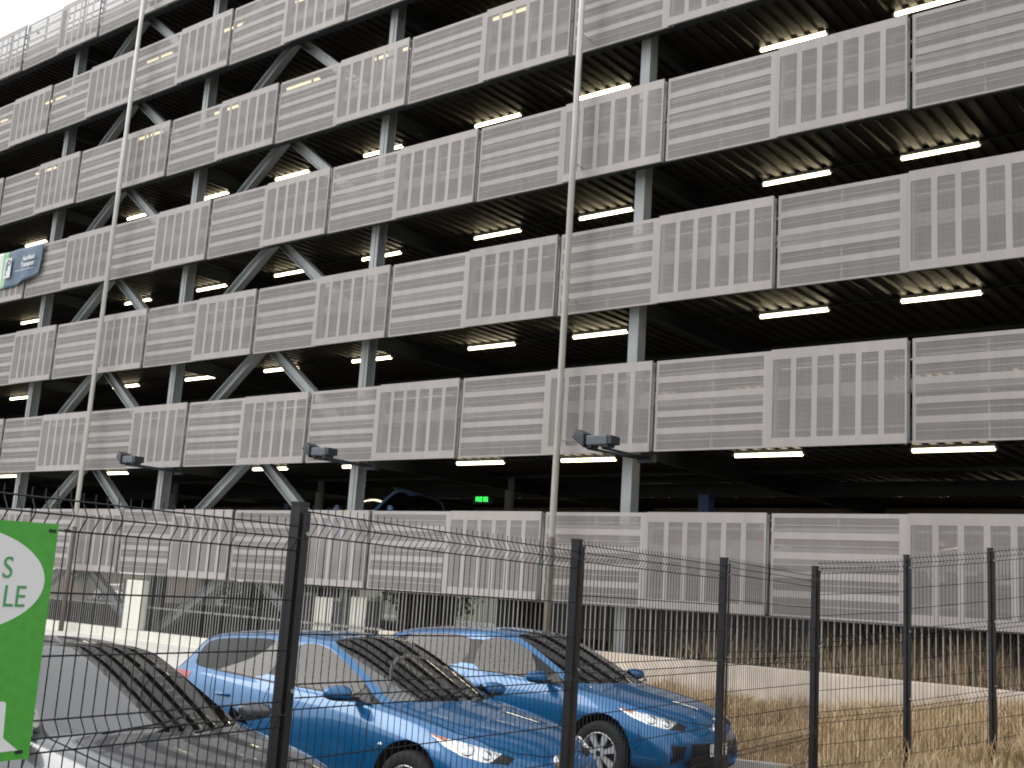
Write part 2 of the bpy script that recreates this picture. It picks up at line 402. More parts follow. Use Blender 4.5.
text('parking_letter', 'P', .52, M_NAVY, bn, Matrix.Translation((-2.03,-.088,-.55)) @ RXm, bold=.012)
mb.box(-2.20,-2.14,-.088,-.085,-.86,-.42); mb.box(-2.20,-2.10,-.088,-.085,-.90,-.86); mb.build('parking_tail', M_NAVY, bn)

# ------------------------------------------------------------------ walls and bars at the foot of the garage
mb = MB(); mb.box(-18.6, 3.9, D-.05, D+.25, -2.3, -.93); w = mb.build('concrete_wall', M_CONC, bevel=.012)
tag(w, 'low beige concrete wall behind the dry grass under the right screens', 'wall')
mb = MB(); mb.box(-60, -18.62, D-.05, D+.25, -2.3, -1.56); w = mb.build('white_wall', M_WHITE, bevel=.012)
tag(w, 'low white painted wall behind the parked cars', 'wall')
bays = [(-60,-52.0),(-52.0,-44.1),(-44.1,-36.2),(-36.2,-28.3),(-28.3,-20.4),(-20.4,-18.61),(-18.6,-12.6),(-12.6,-4.7),(-4.7,3.8)]
blab = {2:'steel bar railing at the far left behind the green sign',3:'steel bar railing left of the white pier by the dark car',4:'steel bar railing right of the white pier, above the silver car',5:'short steel bar railing above the blue car roof with white cabinets behind',
        6:'steel bar railing above the roof of the rear blue car',7:'steel bar railing above the concrete wall with dry grass behind, middle',8:'steel bar railing above the concrete wall at the right edge',0:'steel bar railing out of view, farthest left',1:'steel bar railing out of view, far left'}
for bi, (a, b) in enumerate(bays):
    o = empty('bar_railing', ((a+b)/2, D+.1, -.93)); tag(o, blab[bi], 'railing', 'bar railings under the lowest screens')
    x = a+.06; mb = MB(); z0 = .0 if a > -18.61 else -.63
    while x < b-.03:
        xx = x-(a+b)/2; hw = random.uniform(.007,.011); mb.box(xx-hw, xx+hw, -.01, .01, z0+.015, .86); x += .113
    mb.build('bars', M_BAR, o)
    mb = MB(); L = (b-a)/2-.02
    mb.box(-L, L, .014, .03, .855, .875)
    if z0 < -.1: mb.box(-L, L, .014, .04, -.02, .03)
    mb.build('rails', M_BAR, o)
# white piers and cabinets behind the bars
mb = MB(); mb.box(-28.55,-27.75, D-.02+.0, D+.22, -1.56, -.22); o = mb.build('white_pier', M_WHITE, bevel=.02); o.location = (0,-.04,.003)
tag(o, 'square white pier standing on the white wall, above the dark car roof', 'pier')
cabs = [(-21.9,.62,-.22,'white cabinet behind the bars, just right of the thick fence post'),(-20.72,.60,-.30,'white cabinet behind the bars, the middle one of three'),(-19.55,.5,-.24,'white cabinet behind the bars, farthest right of three'),(-31.6,.5,-.22,'grey cabinet behind the bars left of the white pier')]
for x, wd, top, lab in cabs:
    o = empty('utility_cabinet', (x, 19.18 if x > -30 else 21, -1.75)); tag(o, lab, 'cabinet', 'cabinets behind the bars')
    mb = MB(); mb.box(-wd/2, wd/2, -.22, .35, 0, top+1.75); mb.build('case', M_WHITE if x > -30 else M_STEEL, o, bevel=.015)
    mb = MB(); mb.box(wd/2+.003, wd/2+.018, -.19, .30, .12, top+1.67); dd = mb.build('side_shade', M_CABSHADE, o, bevel=.004)  # grey panel paints the shaded side face of the case
    mb = MB(); mb.box(wd/2+.019, wd/2+.04, -.24, -.20, .9, 1.05); mb.build('handle', M_LAMP, dd)

# ------------------------------------------------------------------ terrain
def sm(t): t = max(0, min(1, t)); return t*t*(3-2*t)
def gz(x, y):
    z = -1.805 - .0245*max(0, min(7, 10.9-y))
    z += .33*sm((x+6.2)/2.2)*sm((y-7)/5)*(1-.2*sm((y-14)/5))
    z += (.02 + .24*sm((x+10)/5))*sm((y-12.6)/6)*sm((x+13)/3)
    z += .07*sm((y-12.45)/.3)*sm((x+13)/2)
    return z
def sheet(name, x0, x1, y0, y1, st, m, dz=0, fn=gz, noise=0):
    nx = max(1, int((x1-x0)/st)); ny = max(1, int((y1-y0)/st)); vs = []; fs = []
    for j in range(ny+1):
        for i in range(nx+1):
            x = x0+(x1-x0)*i/nx; y = y0+(y1-y0)*j/ny; vs.append((x, y, fn(x, y)+dz+random.uniform(-noise, noise)))
    for j in range(ny):
        for i in range(nx): q = j*(nx+1)+i; fs.append((q, q+1, q+nx+2, q+nx+1))
    mb = MB(); mb.raw(vs, fs); return mb.build(name, m, smooth=True)
M_FARG = mat('far_ground', (.065,.07,.035), .95, noise=.3, nscale=.15)
mb = MB(); mb.face([(-900,-900,-2.35),(900,-900,-2.35),(900,900,-2.35),(-900,900,-2.35)]); tag(mb.build('ground', M_FARG), kind='structure')
tag(sheet('parking_lot', -60, 2, -4, 12.4, .6, M_ASPH), kind='structure')
M_PALE = mat('pale_paving', (.80,.79,.73), .8, noise=.06, nscale=1.5)
mb = MB(); mb.box(-60, -13.0, 12.4, D-.05, -2.1, -1.802); mb.box(-60, -11.2, 6.0, 12.39, -2.3, -1.80); tag(mb.build('driveway', M_PALE), kind='structure')
bk = sheet('grass_bank', -13, 3.9, 12.56, D-.05, .25, M_SOIL, noise=.02); tag(bk, kind='structure')
fs_ = sheet('verge', 2, 20, -4, 12.4, 1.2, M_SOIL); tag(fs_, kind='structure')
mb = MB()
x = -13.0
while x < -5.5:
    x2 = min(-5.5, x+.9); za = gz(x, 12.3)
    zb_ = gz(x2, 12.3)
    mb.raw([(x,12.4,za-.3),(x2,12.4,zb_-.3),(x2,12.55,zb_-.3),(x,12.55,za-.3),(x,12.4,za+.12),(x2,12.4,zb_+.12),(x2,12.55,zb_+.12),(x,12.55,za+.12)],
              [(0,3,2,1),(4,5,6,7),(0,1,5,4),(2,3,7,6)]); x = x2
tag(mb.build('kerb', M_KERB), kind='structure')
mb = MB(); mb.box(XL, XR, D+.3, 60, -2.3, -1.85); tag(mb.build('garage_ground_floor', M_SLAB), kind='structure')
M_LINE = mat('bay_paint', (.7,.7,.68), .7, noise=.2, nscale=5)
mb = MB()
for y in (3.2, 6.3, 9.35, 12.2): mb.box(-11.5,-6.0, y-.05, y+.05, gz(-9,y)+.006, gz(-9,y)+.010)
tag(mb.build('bay_markings', M_LINE), kind='structure')
# earth bank inside behind the bars at the right
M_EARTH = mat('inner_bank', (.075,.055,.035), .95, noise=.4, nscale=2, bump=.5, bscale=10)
def fe(x, y): return -1.35 + .2*sm((x+12)/5) + .45*sm((y-19.2)/2.5)
e = sheet('earth_bank', -17, 3.5, D+.3, 23.0, .4, M_EARTH, fn=fe, noise=.05); tag(e, kind='structure')
mb = MB(); mb.box(-17.2, 3.6, 23.0, 23.25, -2.3, .3); part(mb, 'basement_wall', M_DARK)

# dry grass (stuff): real blades
def grass_mat(name, c1, c2):
    m = mat(name, c1, .8); N = m.node_tree; B = N.nodes['Principled BSDF']
    gi = N.nodes.new('ShaderNodeTexNoise'); gi.inputs['Scale'].default_value = 9; tc = N.nodes.new('ShaderNodeTexCoord')
    N.links.new(tc.outputs['Object'], gi.inputs['Vector'])
    mr = N.nodes.new('ShaderNodeMapRange'); mr.inputs[1].default_value = .35; mr.inputs[2].default_value = .65
    mx = N.nodes.new('ShaderNodeMix'); mx.data_type = 'RGBA'; mx.inputs[6].default_value = (*c1,1); mx.inputs[7].default_value = (*c2,1)
    N.links.new(gi.outputs[0], mr.inputs[0]); N.links.new(mr.outputs[0], mx.inputs[0]); N.links.new(mx.outputs[2], B.inputs['Base Color']); return m
M_G1 = grass_mat('dry_grass', (.70,.54,.35), (.40,.27,.14)); M_G2 = grass_mat('half_dry_grass', (.17,.15,.06), (.42,.30,.14))
def blades(name, n, fx, zf, hmin, hmax, mats, wd=.007):
    vs = []; fs = []; ms = []
    for _ in range(n):
        x, y = fx(); z = zf(x, y)-.01; h = random.uniform(hmin, hmax)*random.choice((.5,.8,1,1,1.15))*(1+.9*mn.noise(Vector((x*.9+7,y*.9,3)))); a = random.uniform(0, 6.283); l = random.uniform(.05,.55)*h
        b = random.uniform(0, 6.283); cx, cy = math.cos(a)*wd, math.sin(a)*wd; dx, dy = math.cos(b)*l, math.sin(b)*l
        i = len(vs)
        vs += [(x-cx,y-cy,z),(x+cx,y+cy,z),(x+dx*.35-cx*.8,y+dy*.35-cy*.8,z+h*.6),(x+dx*.35+cx*.8,y+dy*.35+cy*.8,z+h*.6),(x+dx,y+dy,z+h)]
        fs += [(i,i+1,i+3,i+2),(i+2,i+3,i+4)]; m = 0 if random.random() < .8 else 1; ms += [m,m]
    mb = MB(); mb.v = vs; mb.f = fs; mb.m = ms
    return mb.build(name, mats)
cl_ = [(random.uniform(-12.5,3.5), random.uniform(12.6,18.7), random.uniform(.2,.6)) for _ in range(260)]
from mathutils import noise as mn
def fx():
    while 1:
        if random.random() < .45: p = (random.uniform(-12.5,3.6), random.uniform(12.6,18.7))
        else: c = random.choice(cl_); p = (min(3.6, c[0]+random.gauss(0,c[2])), min(18.72, max(12.6, c[1]+random.gauss(0,c[2]))))
        if mn.noise(Vector((p[0]*1.1, p[1]*.8, 0))) > -.18 + random.uniform(-.12,.12): return p
tag(blades('dry_grass', 56000, fx, gz, .12, .40, [M_G1, M_G2]), 'tall straw coloured dry grass on the bank before the concrete wall', 'grass', kind='stuff')
def fx2(): return random.uniform(-5.6,-.8), random.uniform(7.5,12.9)
def fx2b():
    while 1:
        x, y = fx2()
        if x > -5.35+max(0,(9.5-y)*.25): return x, y
tag(blades('verge_grass', 22000, fx2b, gz, .06, .26, [M_G1, M_G2]), 'short dry grass along the foot of the black fence', 'grass', kind='stuff')
def fx3(): return random.gauss(-5.5,2.8), 19.2+abs(random.gauss(0,1.2))
def fx3b():
    while 1:
        x, y = fx3()
        if -14 < x < 3.3: return x, y
tag(blades('weeds', 12000, fx3b, fe, .25, .8, [M_G1, M_G2], .009), 'brown dry weeds growing behind the bars under the garage', 'weeds', kind='stuff')

# ------------------------------------------------------------------ black welded mesh fence
fv = [(-3.694,3.2,.318,-1.80),(-4.039,5.688,.351,-1.80),(-4.384,8.176,.393,-1.70),(-4.729,10.664,.465,-1.60),(-4.20,11.67,.655,-1.46),(-3.678,12.68,.808,-1.33),(-3.15,13.69,.98,-1.2)]
pm1 = (fv[0][0]*2-fv[1][0], fv[0][1]*2-fv[1][1], .27, -1.80)
fp = [pm1]+fv
fe_ = empty('mesh_fence', (-3.694,3.2,-1.8)); tag(fe_, 'black welded wire mesh security fence running past the parked cars', 'fence')
off = Vector((3.694,-3.2,1.8))
ptop = [(.205,.228),(.292,.286),(.330,.338),(.380,.372),(.50,.60),(.63,.77),(.78,.93)]
plab = ['nearest thick fence post']
for i, (x, y, t, b) in enumerate(fp):
    nxt = fp[min(i+1, len(fp)-1)]; prv = fp[max(i-1, 0)]; d = Vector((nxt[0]-prv[0], nxt[1]-prv[1], 0)).normalized(); n = Vector((d.y,-d.x,0))
    c = Vector((x,y,0))+off; w = .025 if i < 5 else .022
    mb = MB(); a0 = c+Vector((0,0,b-.05)); a1 = c+Vector((0,0,t))
    mb.bar(a0, a1, 2*w, 2*w, up=tuple(n)); mb.bar(a1, a1+Vector((0,0,.012)), 2*w+.006, 2*w+.006, up=tuple(n))
    po = mb.build('fence_post', M_POST, fe_)
    mb = MB(); e0 = c+n*(w+.022)
    mb.bar(e0+Vector((0,0,b)), e0+Vector((0,0,t-.03)), .034, .006, up=tuple(n))
    mb.build('cover_strip', M_POST, po)
    mb = MB()
    for z in (t-.12, t-.75, t-1.4):
        mb.tube([e0+Vector((0,0,z)), e0+n*.012+Vector((0,0,z))], .009, 8)
    mb.build('bolts', M_BAR, po)
HW = [0,.05,.10,.30,.50,.70,.75,.80,1.0,1.2,1.4,1.45,1.5,1.7,1.9]; FOLD = {.05,.75,1.45}
for i in range(len(fp)-1):
    A = Vector((fp[i][0],fp[i][1],0)); B = Vector((fp[i+1][0],fp[i+1][1],0)); L = (B-A).length; d = (B-A)/L; n = Vector((d.y,-d.x,0)); z0, z1 = ptop[i]
    mb = MB(); nw = round((L-.05)/.05); s0 = (L-(nw-1)*.05)/2
    P = lambda s, dz, o=0: A+off+d*s+n*(.012+o+.012)+Vector((0,0,(z0+(z1-z0)*s/L)-dz))
    prof = [(-.03,0),(0,0),(.05,.032),(.10,0),(.70,0),(.75,.032),(.80,0),(1.40,0),(1.45,.032),(1.50,0),(1.93,0)]
    for j in range(nw):
        s = s0+j*.05+random.uniform(-.0012,.0012); mb.tube([P(s, a, o) for a, o in prof], .0026, 4, caps=False)
    for hgt in HW:
        o = .032 if hgt in FOLD else 0
        mb.tube([P(.01, hgt, o+.005), P(L-.01, hgt, o+.005)], .0030, 4, caps=False)
    mb.build('mesh_panel', M_FENCE, fe_)

# green sign on the fence
M_GREEN = mat('sign_green', srgb(70,158,52), .5, noise=.12, nscale=30); M_SW = mat('sign_white', (.72,.73,.72), .5); M_SG = mat('sign_letter_green', srgb(70,150,90), .5)
A = Vector(fv[0][:2]+(0,)); d = (Vector(fv[1][:2]+(0,))-A).normalized(); n = Vector((d.y,-d.x,0))
sg = empty('fence_sign', (0,0,0)); sg.location = A+d*(-1.665)+n*.075+Vector((0,0,-.2))
sg.rotation_euler = (0,0, math.atan2(d.y, d.x))
tag(sg, 'green corrugated plastic sign with white oval tied to the fence at left edge', 'sign')
# local: x along fence (s+1.6), y away from camera, z up (+.2)
def SP(s, z, y=0): return (s+1.6, y, z+.2)
mb = MB(); q = [(-1.163,.135),(-1.160,-.588),(-2.3,-.60),(-2.3,.11)]
mb.raw([SP(a,b,0) for a,b in q]+[SP(a,b,.004) for a,b in q], [(0,1,2,3),(7,6,5,4),(0,4,5,1),(1,5,6,2),(2,6,7,3),(3,7,4,0)]); mb.build('board', M_GREEN, sg)
mb = MB(); mb.face([SP(-1.515+.325*math.cos(t_*math.pi/32), -.052+.160*math.sin(t_*math.pi/32), -.0015) for t_ in range(64)]); mb.build('oval', M_SW, sg)
mb = MB(); mb.face([SP(a,b,-.0015) for a,b in [(-1.68,-.40),(-1.275,-.412),(-1.268,-.418),(-1.262,-.520),(-1.205,-.560),(-1.9,-.575)]]); mb.build('arrow_panel', M_SW, sg)
text('lettering', 'S', .094, M_SG, sg, Matrix.Translation(SP(-1.328,-.014,-.003)) @ RXm, sx=.9, extrude=.0005)
text('lettering', 'LE', .094, M_SG, sg, Matrix.Translation(SP(-1.292,-.100,-.003)) @ RXm, sx=.9, extrude=.0005)
mb = MB()
for (s, z) in ((-1.185,.112),(-1.13,.116),(-1.20,-.565)): mb.raw([SP(s-.012,z-.005,-.004),SP(s+.012,z-.005,-.004),SP(s+.012,z+.005,-.004),SP(s-.012,z+.005,-.004),SP(s-.012,z-.005,.0),SP(s+.012,z-.005,.0),SP(s+.012,z+.005,.0),SP(s-.012,z+.005,.0)], [(0,1,2,3),(0,4,5,1),(1,5,6,2),(2,6,7,3),(3,7,4,0)])
mb.build('cable_tie', M_FENCE, sg)

# ------------------------------------------------------------------ cars
def carpaint(name, col, metal=.35):
    m = mat(name, col, .28, metal, coat=1.0)
    return m
P_BLUE = carpaint('paint_blue', (.001,.125,.33), .25)
P_SILVER = carpaint('paint_silver', (.09,.098,.11), .5)
P_RED = carpaint('paint_red', (.30,.02,.015), .2); P_WHITE = carpaint('paint_white', (.62,.63,.64), 0); P_DECK = carpaint('paint_navy', (.20,.36,.70), 0)
M_CGLASS = glass('car_glass', (.50,.54,.54), .80)
M_CGLASSW = glass('car_windscreen', (.62,.68,.66), .88, ior=2.3)
M_TRIM = mat('black_trim', (.012,.012,.013), .45); M_GAP = mat('panel_gap', (.003,.004,.006), .8)
M_TYRE = mat('tyre_rubber', (.022,.022,.022), .85, bump=.2, bscale=60); M_RIM = mat('rim_alloy', (.62,.63,.65), .35, .35)
M_WELL = mat('wheel_well', (.01,.01,.01), .95)
M_HLREF = mat('headlight_reflector', (.85,.86,.88), .12, .9, bump=1.0, bscale=22)
M_HLG = glass('headlight_cover', (.95,.96,.97), .98); M_AMB = mat('indicator_amber', (.55,.16,.05), .2, coat=1)
M_CHR = mat('chrome', (.75,.76,.78), .08, 1.); M_TAIL = mat('tail_light_red', (.35,.01,.01), .15, coat=1)
M_SEAT = mat('seat_fabric', (.045,.045,.048), .9); M_CABIN = mat('cabin_lining', (.035,.035,.037), .9); M_DASH = mat('dashboard', (.022,.022,.024), .6)
M_PLATE = mat('number_plate', (.7,.7,.68), .5); M_PTXT = mat('plate_letters', (.02,.02,.03), .6)

ST = [ # xs, xc, ztop, zrail, yrail, zbelt, ybelt, ymax, zbot
 (-2.06,-2.20,.46,.44,.56,.42,.66,.70,.30),
 (-2.14,-2.27,.66,.65,.60,.62,.75,.79,.24),
 (-2.12,-2.24,.90,.88,.64,.84,.78,.84,.21),
 (-2.07,-2.19,1.01,.99,.63,.965,.775,.855,.20),
 (-1.90,-2.02,1.30,1.215,.57,1.01,.77,.87,.19),
 (-1.78,-1.96,1.355,1.265,.565,1.01,.775,.875,.18),
 (-1.55,-1.60,1.395,1.31,.57,1.0,.78,.88,.17),
 (-1.05,-1.05,1.43,1.345,.585,.985,.785,.883,.165),
 (-.56,-.54,1.457,1.37,.59,.97,.79,.885,.165),
 (-.49,-.46,1.458,1.37,.59,.968,.79,.885,.165),
 (-.18,.02,1.435,1.355,.578,.96,.79,.885,.165),
 (.02,.22,1.36,1.29,.59,.952,.79,.885,.165),
 (.36,.62,1.19,1.13,.635,.94,.79,.882,.165),
 (.66,.98,1.03,.985,.68,.925,.785,.88,.165),
 (.76,1.12,.965,.935,.70,.915,.78,.88,.165),
 (.88,1.22,.945,.92,.70,.90,.775,.88,.165),
 (1.30,1.50,.895,.865,.69,.85,.765,.88,.17),
 (1.66,1.80,.83,.80,.66,.775,.74,.87,.17),
 (1.92,2.05,.735,.72,.60,.69,.69,.83,.18),
 (2.05,2.19,.60,.60,.56,.57,.64,.77,.19),
 (2.08,2.23,.44,.43,.54,.42,.62,.73,.20),
 (2.02,2.17,.27,.265,.52,.26,.58,.66,.21),
]
def ring(s, half=False):
    xs, xc, zt_, zr, yr, zbl, ybl, ym, zbo = s; L = lambda t: zbo+(zbl-zbo)*t
    low = zbl < .5
    pts = [(0,zbo),(.6*ym,zbo),(ym-.07,zbo+.015),(ym-.015,L(.22)),(ym,L(.52)),(ym-.012,L(.80)),(ybl+.02,L(.97)),(ybl-.01,zbl+(.012 if not low else .004)),(yr,zr),(yr-.045,zr+(zt_-zr)*.42),(yr*.52,zt_-(zt_-zr)*.16),(0,zt_)]
    return [(xs+(xc-xs)*(1-min(1,(y/max(ybl,.01)))**2), y, z) for y, z in pts]
def proj_dir(bvh, p, d):
    h = bvh.ray_cast(Vector(p), Vector(d)); return (h[0], h[1]) if h[0] is not None else (None, None)
def build_car(loc, rz, paint, label, group, sz=1.0):
    car = empty('parked_car', loc, rz); tag(car, label, 'car', group)
    rings = [ring(s) for s in ST]; n = len(rings[0]); bm = bmesh.new(); R = []
    for r in rings:
        right = [bm.verts.new((x,-y,z)) for x, y, z in r]; left = [right[0]]+[bm.verts.new((x,y,z)) for x, y, z in r[1:-1]]+[right[-1]]
        R.append((right, left))
    cr = bm.edges.layers.float.new('crease_edge')
    # material slots: 0 paint 1 side glass 2 windscreen 3 rear glass 4 black trim 5 wheel well 6 underside
    for i in range(len(R)-1):
        for side in (0, 1):
            a = R[i][side]; b = R[i+1][side]
            for j in range(n-1):
                q = [a[j], b[j], b[j+1], a[j+1]]
                if side == 1: q.reverse()
                try: fc = bm.faces.new(q)
                except ValueError: continue
                m = 0
                if j <= 1: m = 6
                if j == 7:
                    if 5 <= i <= 12: m = 1
                    if i == 8: m = 4
                    if i == 13 or i == 12: m = 4 if i == 13 else 1
                if j in (9, 10):
                    if 10 <= i <= 13: m = 2
                    if i == 3: m = 3
                fc.material_index = m; fc.smooth = True
    for i in (0, len(R)-1):
        loop = R[i][0] + list(reversed(R[i][1][1:-1]))
        try: bm.faces.new(loop if i == 0 else list(reversed(loop)))
        except ValueError: pass
    bmesh.ops.recalc_face_normals(bm, faces=bm.faces)
    for e in bm.edges:
        ms = {f_.material_index for f_ in e.link_faces}
        if len(ms) > 1 and (1 in ms or 2 in ms or 3 in ms): e[cr] = .55
    for i, (a, b) in enumerate(R):
        for sd_ in (a, b):
            for j in (6,):                                            # shoulder line, hood edge
                if i < len(R)-1:
                    e = bm.edges.get((sd_[j], R[i+1][0 if sd_ is a else 1][j]))
                    if e and 2 < i < 18: e[cr] = .45
    me = bpy.data.meshes.new('body'); bm.to_mesh(me); bm.free()
    tmp = bpy.data.objects.new('tmp', me); COL.objects.link(tmp)
    mats = [paint, M_CGLASS, M_CGLASSW, M_CGLASS, M_TRIM, M_WELL, M_TRIM]
    for m in mats: me.materials.append(m)
    ss = tmp.modifiers.new('s', 'SUBSURF'); ss.levels = 3; ss.render_levels = 3
    dg = bpy.context.evaluated_depsgraph_get(); smooth = bpy.data.meshes.new_from_object(tmp.evaluated_get(dg)); 
    bvh = BVHTree.FromPolygons([v.co.copy() for v in smooth.vertices], [tuple(p.vertices) for p in smooth.polygons])
    cut = []
    for ax in (1.32, -1.32):
        for sy in (1, -1):
            b2 = bmesh.new(); bmesh.ops.create_cone(b2, cap_ends=True, segments=48, radius1=.372, radius2=.372, depth=.42)
            bmesh.ops.transform(b2, matrix=Matrix.Translation((ax, sy*.82, .335)) @ Matrix.Rotation(rad(90), 4, 'X'), verts=b2.verts)
            for f_ in b2.faces: f_.material_index = 5
            m2 = bpy.data.meshes.new('c'); b2.to_mesh(m2); b2.free()
            for m in mats: m2.materials.append(m)
            c2 = bpy.data.objects.new('c', m2); COL.objects.link(c2); cut.append(c2)
            bo = tmp.modifiers.new('b', 'BOOLEAN'); bo.operation = 'DIFFERENCE'; bo.object = c2; bo.solver = 'EXACT'
    dg = bpy.context.evaluated_depsgraph_get(); dg.update(); full = bpy.data.meshes.new_from_object(tmp.evaluated_get(dg))
    for c2 in cut: bpy.data.objects.remove(c2)
    bpy.data.objects.remove(tmp)
    def sub(name, keep, parent=None, cond=None):
        b = bmesh.new(); b.from_mesh(full)
        dl = [f_ for f_ in b.faces if f_.material_index not in keep or (cond and not cond(f_.calc_center_median()))]
        bmesh.ops.delete(b, geom=dl, context='FACES')
        for f_ in b.faces: f_.smooth = True
        m = bpy.data.meshes.new(name); b.to_mesh(m); b.free()
        for q in mats: m.materials.append(q)
        o = obj_from_mesh(name, m, parent or car); return o
    body = sub('body', (0, 4, 5, 6))
    sub('windscreen', (2,)); sub('rear_window', (3,))
    for sg_, nm in ((-1,0),(1,0)):
        sub('side_window', (1,), None, lambda c, s_=sg_: c.y*s_ > 0 and c.x > -.52)
        sub('side_window', (1,), None, lambda c, s_=sg_: c.y*s_ > 0 and c.x <= -.52)
    def near(p):
        h = bvh.find_nearest(Vector(p)); return h[0], h[1]
    def patch(name, m, top, bot, nu, nv, off, parent=car, proj=True):
        """conforming patch between two polylines"""
        def samp(pl, t):
            t *= len(pl)-1; i = min(int(t), len(pl)-2); return Vector(pl[i]).lerp(Vector(pl[i+1]), t-i)
        vs = []; fs = []
        for a in range(nu+1):
            p, q = samp(top, a/nu), samp(bot, a/nu)
            for b in range(nv+1):
                r = p.lerp(q, b/nv)
                if proj:
                    c_, nn = near(r); cc = Vector((0, 0, .5)); nn = nn if nn.dot(c_-cc) > 0 else -nn
                    e_ = min(1, 4*min(a/nu, 1-a/nu, b/nv, 1-b/nv)+.0)
                    r = c_+nn*(off*(.35+.65*e_))
                vs.append(r)
        for a in range(nu):
            for b in range(nv): q = a*(nv+1)+b; fs.append((q,q+1,q+nv+2,q+nv+1))
        mb = MB(); mb.raw(vs, fs); return mb.build(name, m, parent, smooth=True)
    def line(pts, w, m=M_GAP, name='panel_gap', off=.0025, closed=False, dirn=None, parent=body):
        dense = []
        for a, b in zip(pts, pts[1:]):
            a, b = Vector(a), Vector(b); k = max(1, int((b-a).length/.04))
            dense += [a.lerp(b, i/k) for i in range(k)]
        dense.append(Vector(pts[-1])); P_, NN = [], []
        for p in dense:
            if dirn: c_, nn = proj_dir(bvh, p, dirn)
            else: c_, nn = near(p)
            if c_ is None: continue
            if nn.dot(c_-Vector((0,0,.6))) < 0: nn = -nn
            P_.append(c_); NN.append(nn)
        mb = MB()
        vs = []; fs = []
        for i, p in enumerate(P_):
            d_ = (P_[min(i+1,len(P_)-1)]-P_[max(i-1,0)]); d_ = d_.normalized() if d_.length else Vector((1,0,0)); sdv = d_.cross(NN[i]).normalized()*(w/2)
            vs += [p-sdv+NN[i]*off, p+sdv+NN[i]*off]
        for i in range(len(P_)-1): fs.append((2*i,2*i+1,2*i+3,2*i+2))
        if vs: mb.raw(vs, fs); return mb
    gaps = []
    for s_ in (-1, 1):
        D_ = (0, -s_, 0); Y = 1.3*s_
        gaps.append(line([(.80,Y,.90),(.86,Y,.62),(.80,Y,.36),(.70,Y,.25),(-.45,Y,.25),(-.52,Y,.6),(-.52,Y,.955)], .007, dirn=D_))
        gaps.append(line([(-.52,Y,.25),(-.98,Y,.27),(-1.05,Y,.45),(-1.28,Y,.74),(-1.38,Y,.97)], .007, dirn=D_))
        gaps.append(line([(.86,Y,.62),(.95,Y,.60),(1.0,Y,.52)], .005, dirn=D_))
        gaps.append(line([(1.76,Y,.60),(1.80,Y,.45),(1.72,Y,.40)], .006, dirn=D_))
        gaps.append(line([(.80,.715*s_,2),(1.2,.705*s_,2),(1.65,.675*s_,2),(1.93,.57*s_,2),(2.05,.40*s_,2),(2.12,.15*s_,2),(2.13,0,2)], .008, dirn=(0,0,-1)))
        gaps.append(line([(-1.62,Y,.80),(-1.75,Y,.62),(-1.74,Y,.45)], .006, dirn=D_))
    allg = MB()
    for q in gaps:
        if q: allg.raw(q.v, q.f)
    allg.build('panel_gaps', M_GAP, body)
    # trim along the belt and above the windows
    tr = MB()
    for s_ in (-1, 1):
        q = line([(.74,Y*0+1.3*s_,.955),(.3,1.3*s_,.972),(-.5,1.3*s_,.985),(-1.45,1.3*s_,1.02)], .016, dirn=(0,-s_,0), off=.004)
        if q: q.build('window_trim', M_TRIM, body)
    for s_ in (-1, 1):
        # headlight: reflector, clear cover, amber corner
        tp = [(1.50,.83*s_,.815),(1.68,.80*s_,.80),(1.86,.70*s_,.765),(2.00,.58*s_,.715),(2.09,.44*s_,.655)]
        bt = [(1.50,.83*s_,.805),(1.66,.84*s_,.735),(1.84,.80*s_,.665),(1.98,.71*s_,.625),(2.09,.52*s_,.605)]
        hl = patch('headlight', M_HLREF, tp, bt, 18, 6, .007)
        mid = lambda a, b, t: tuple(Vector(a).lerp(Vector(b), t))
        patch('indicator', M_AMB, [tp[0], mid(tp[0],tp[1],1.)], [mid(tp[0],bt[0],1), mid(tp[1],bt[1],.55)], 5, 3, .012, hl)
        bz = patch('bezel', M_TRIM, [mid(tp[3],tp[4],.35), tp[4]], [mid(bt[3],bt[4],.25), bt[4]], 5, 4, .013, hl)
        for (x, y, z, rr) in ((1.86,.755,.715,.052),(1.975,.655,.668,.04)):
            mb = MB(); c_, nn = near((x, y*s_, z)); nn = nn if nn.x > 0 else -nn
            mb.tube([c_+nn*.006, c_+nn*.016], [rr, rr*.85], 20); mb.build('bulb_lens', M_CHR, hl, smooth=True)
        # fog recess
        patch('fog_recess', M_TRIM, [(1.98,.72*s_,.46),(2.12,.50*s_,.46)], [(2.0,.70*s_,.29),(2.12,.52*s_,.31)], 6, 5, .006)
        # tail light
        patch('tail_light', M_TAIL, [(-1.72,.82*s_,.98),(-2.02,.76*s_,.965),(-2.12,.55*s_,.95)], [(-1.74,.86*s_,.84),(-2.04,.80*s_,.80),(-2.16,.58*s_,.80)], 10, 5, .008)
        # side repeater
        mb = MB(); c_, nn = proj_dir(bvh, (1.02, 1.3*s_, .64), (0,-s_,0)); mb.tube([c_-Vector((0,s_*.002,0)), c_+Vector((0,s_*.010,0))], [.024,.020], 12); mb.build('side_repeater', M_CHR, car, smooth=True)
        # door handles
        for hx in (-.30, -1.12):
            c_, nn = proj_dir(bvh, (hx, 1.3*s_, .82), (0,-s_,0))
            if c_: mb = MB(); mb.tube([c_+Vector((-.10,-.005*s_,0)), c_+Vector((-.08,.028*s_,.004)), c_+Vector((.07,.030*s_,.004)), c_+Vector((.10,-.005*s_,0))], [.012,.016,.016,.012], 8); mb.build('door_handle', paint, car, smooth=True)
        # mirror
        mb = MB(); b = bmesh.new(); bmesh.ops.create_icosphere(b, subdivisions=3, radius=1)
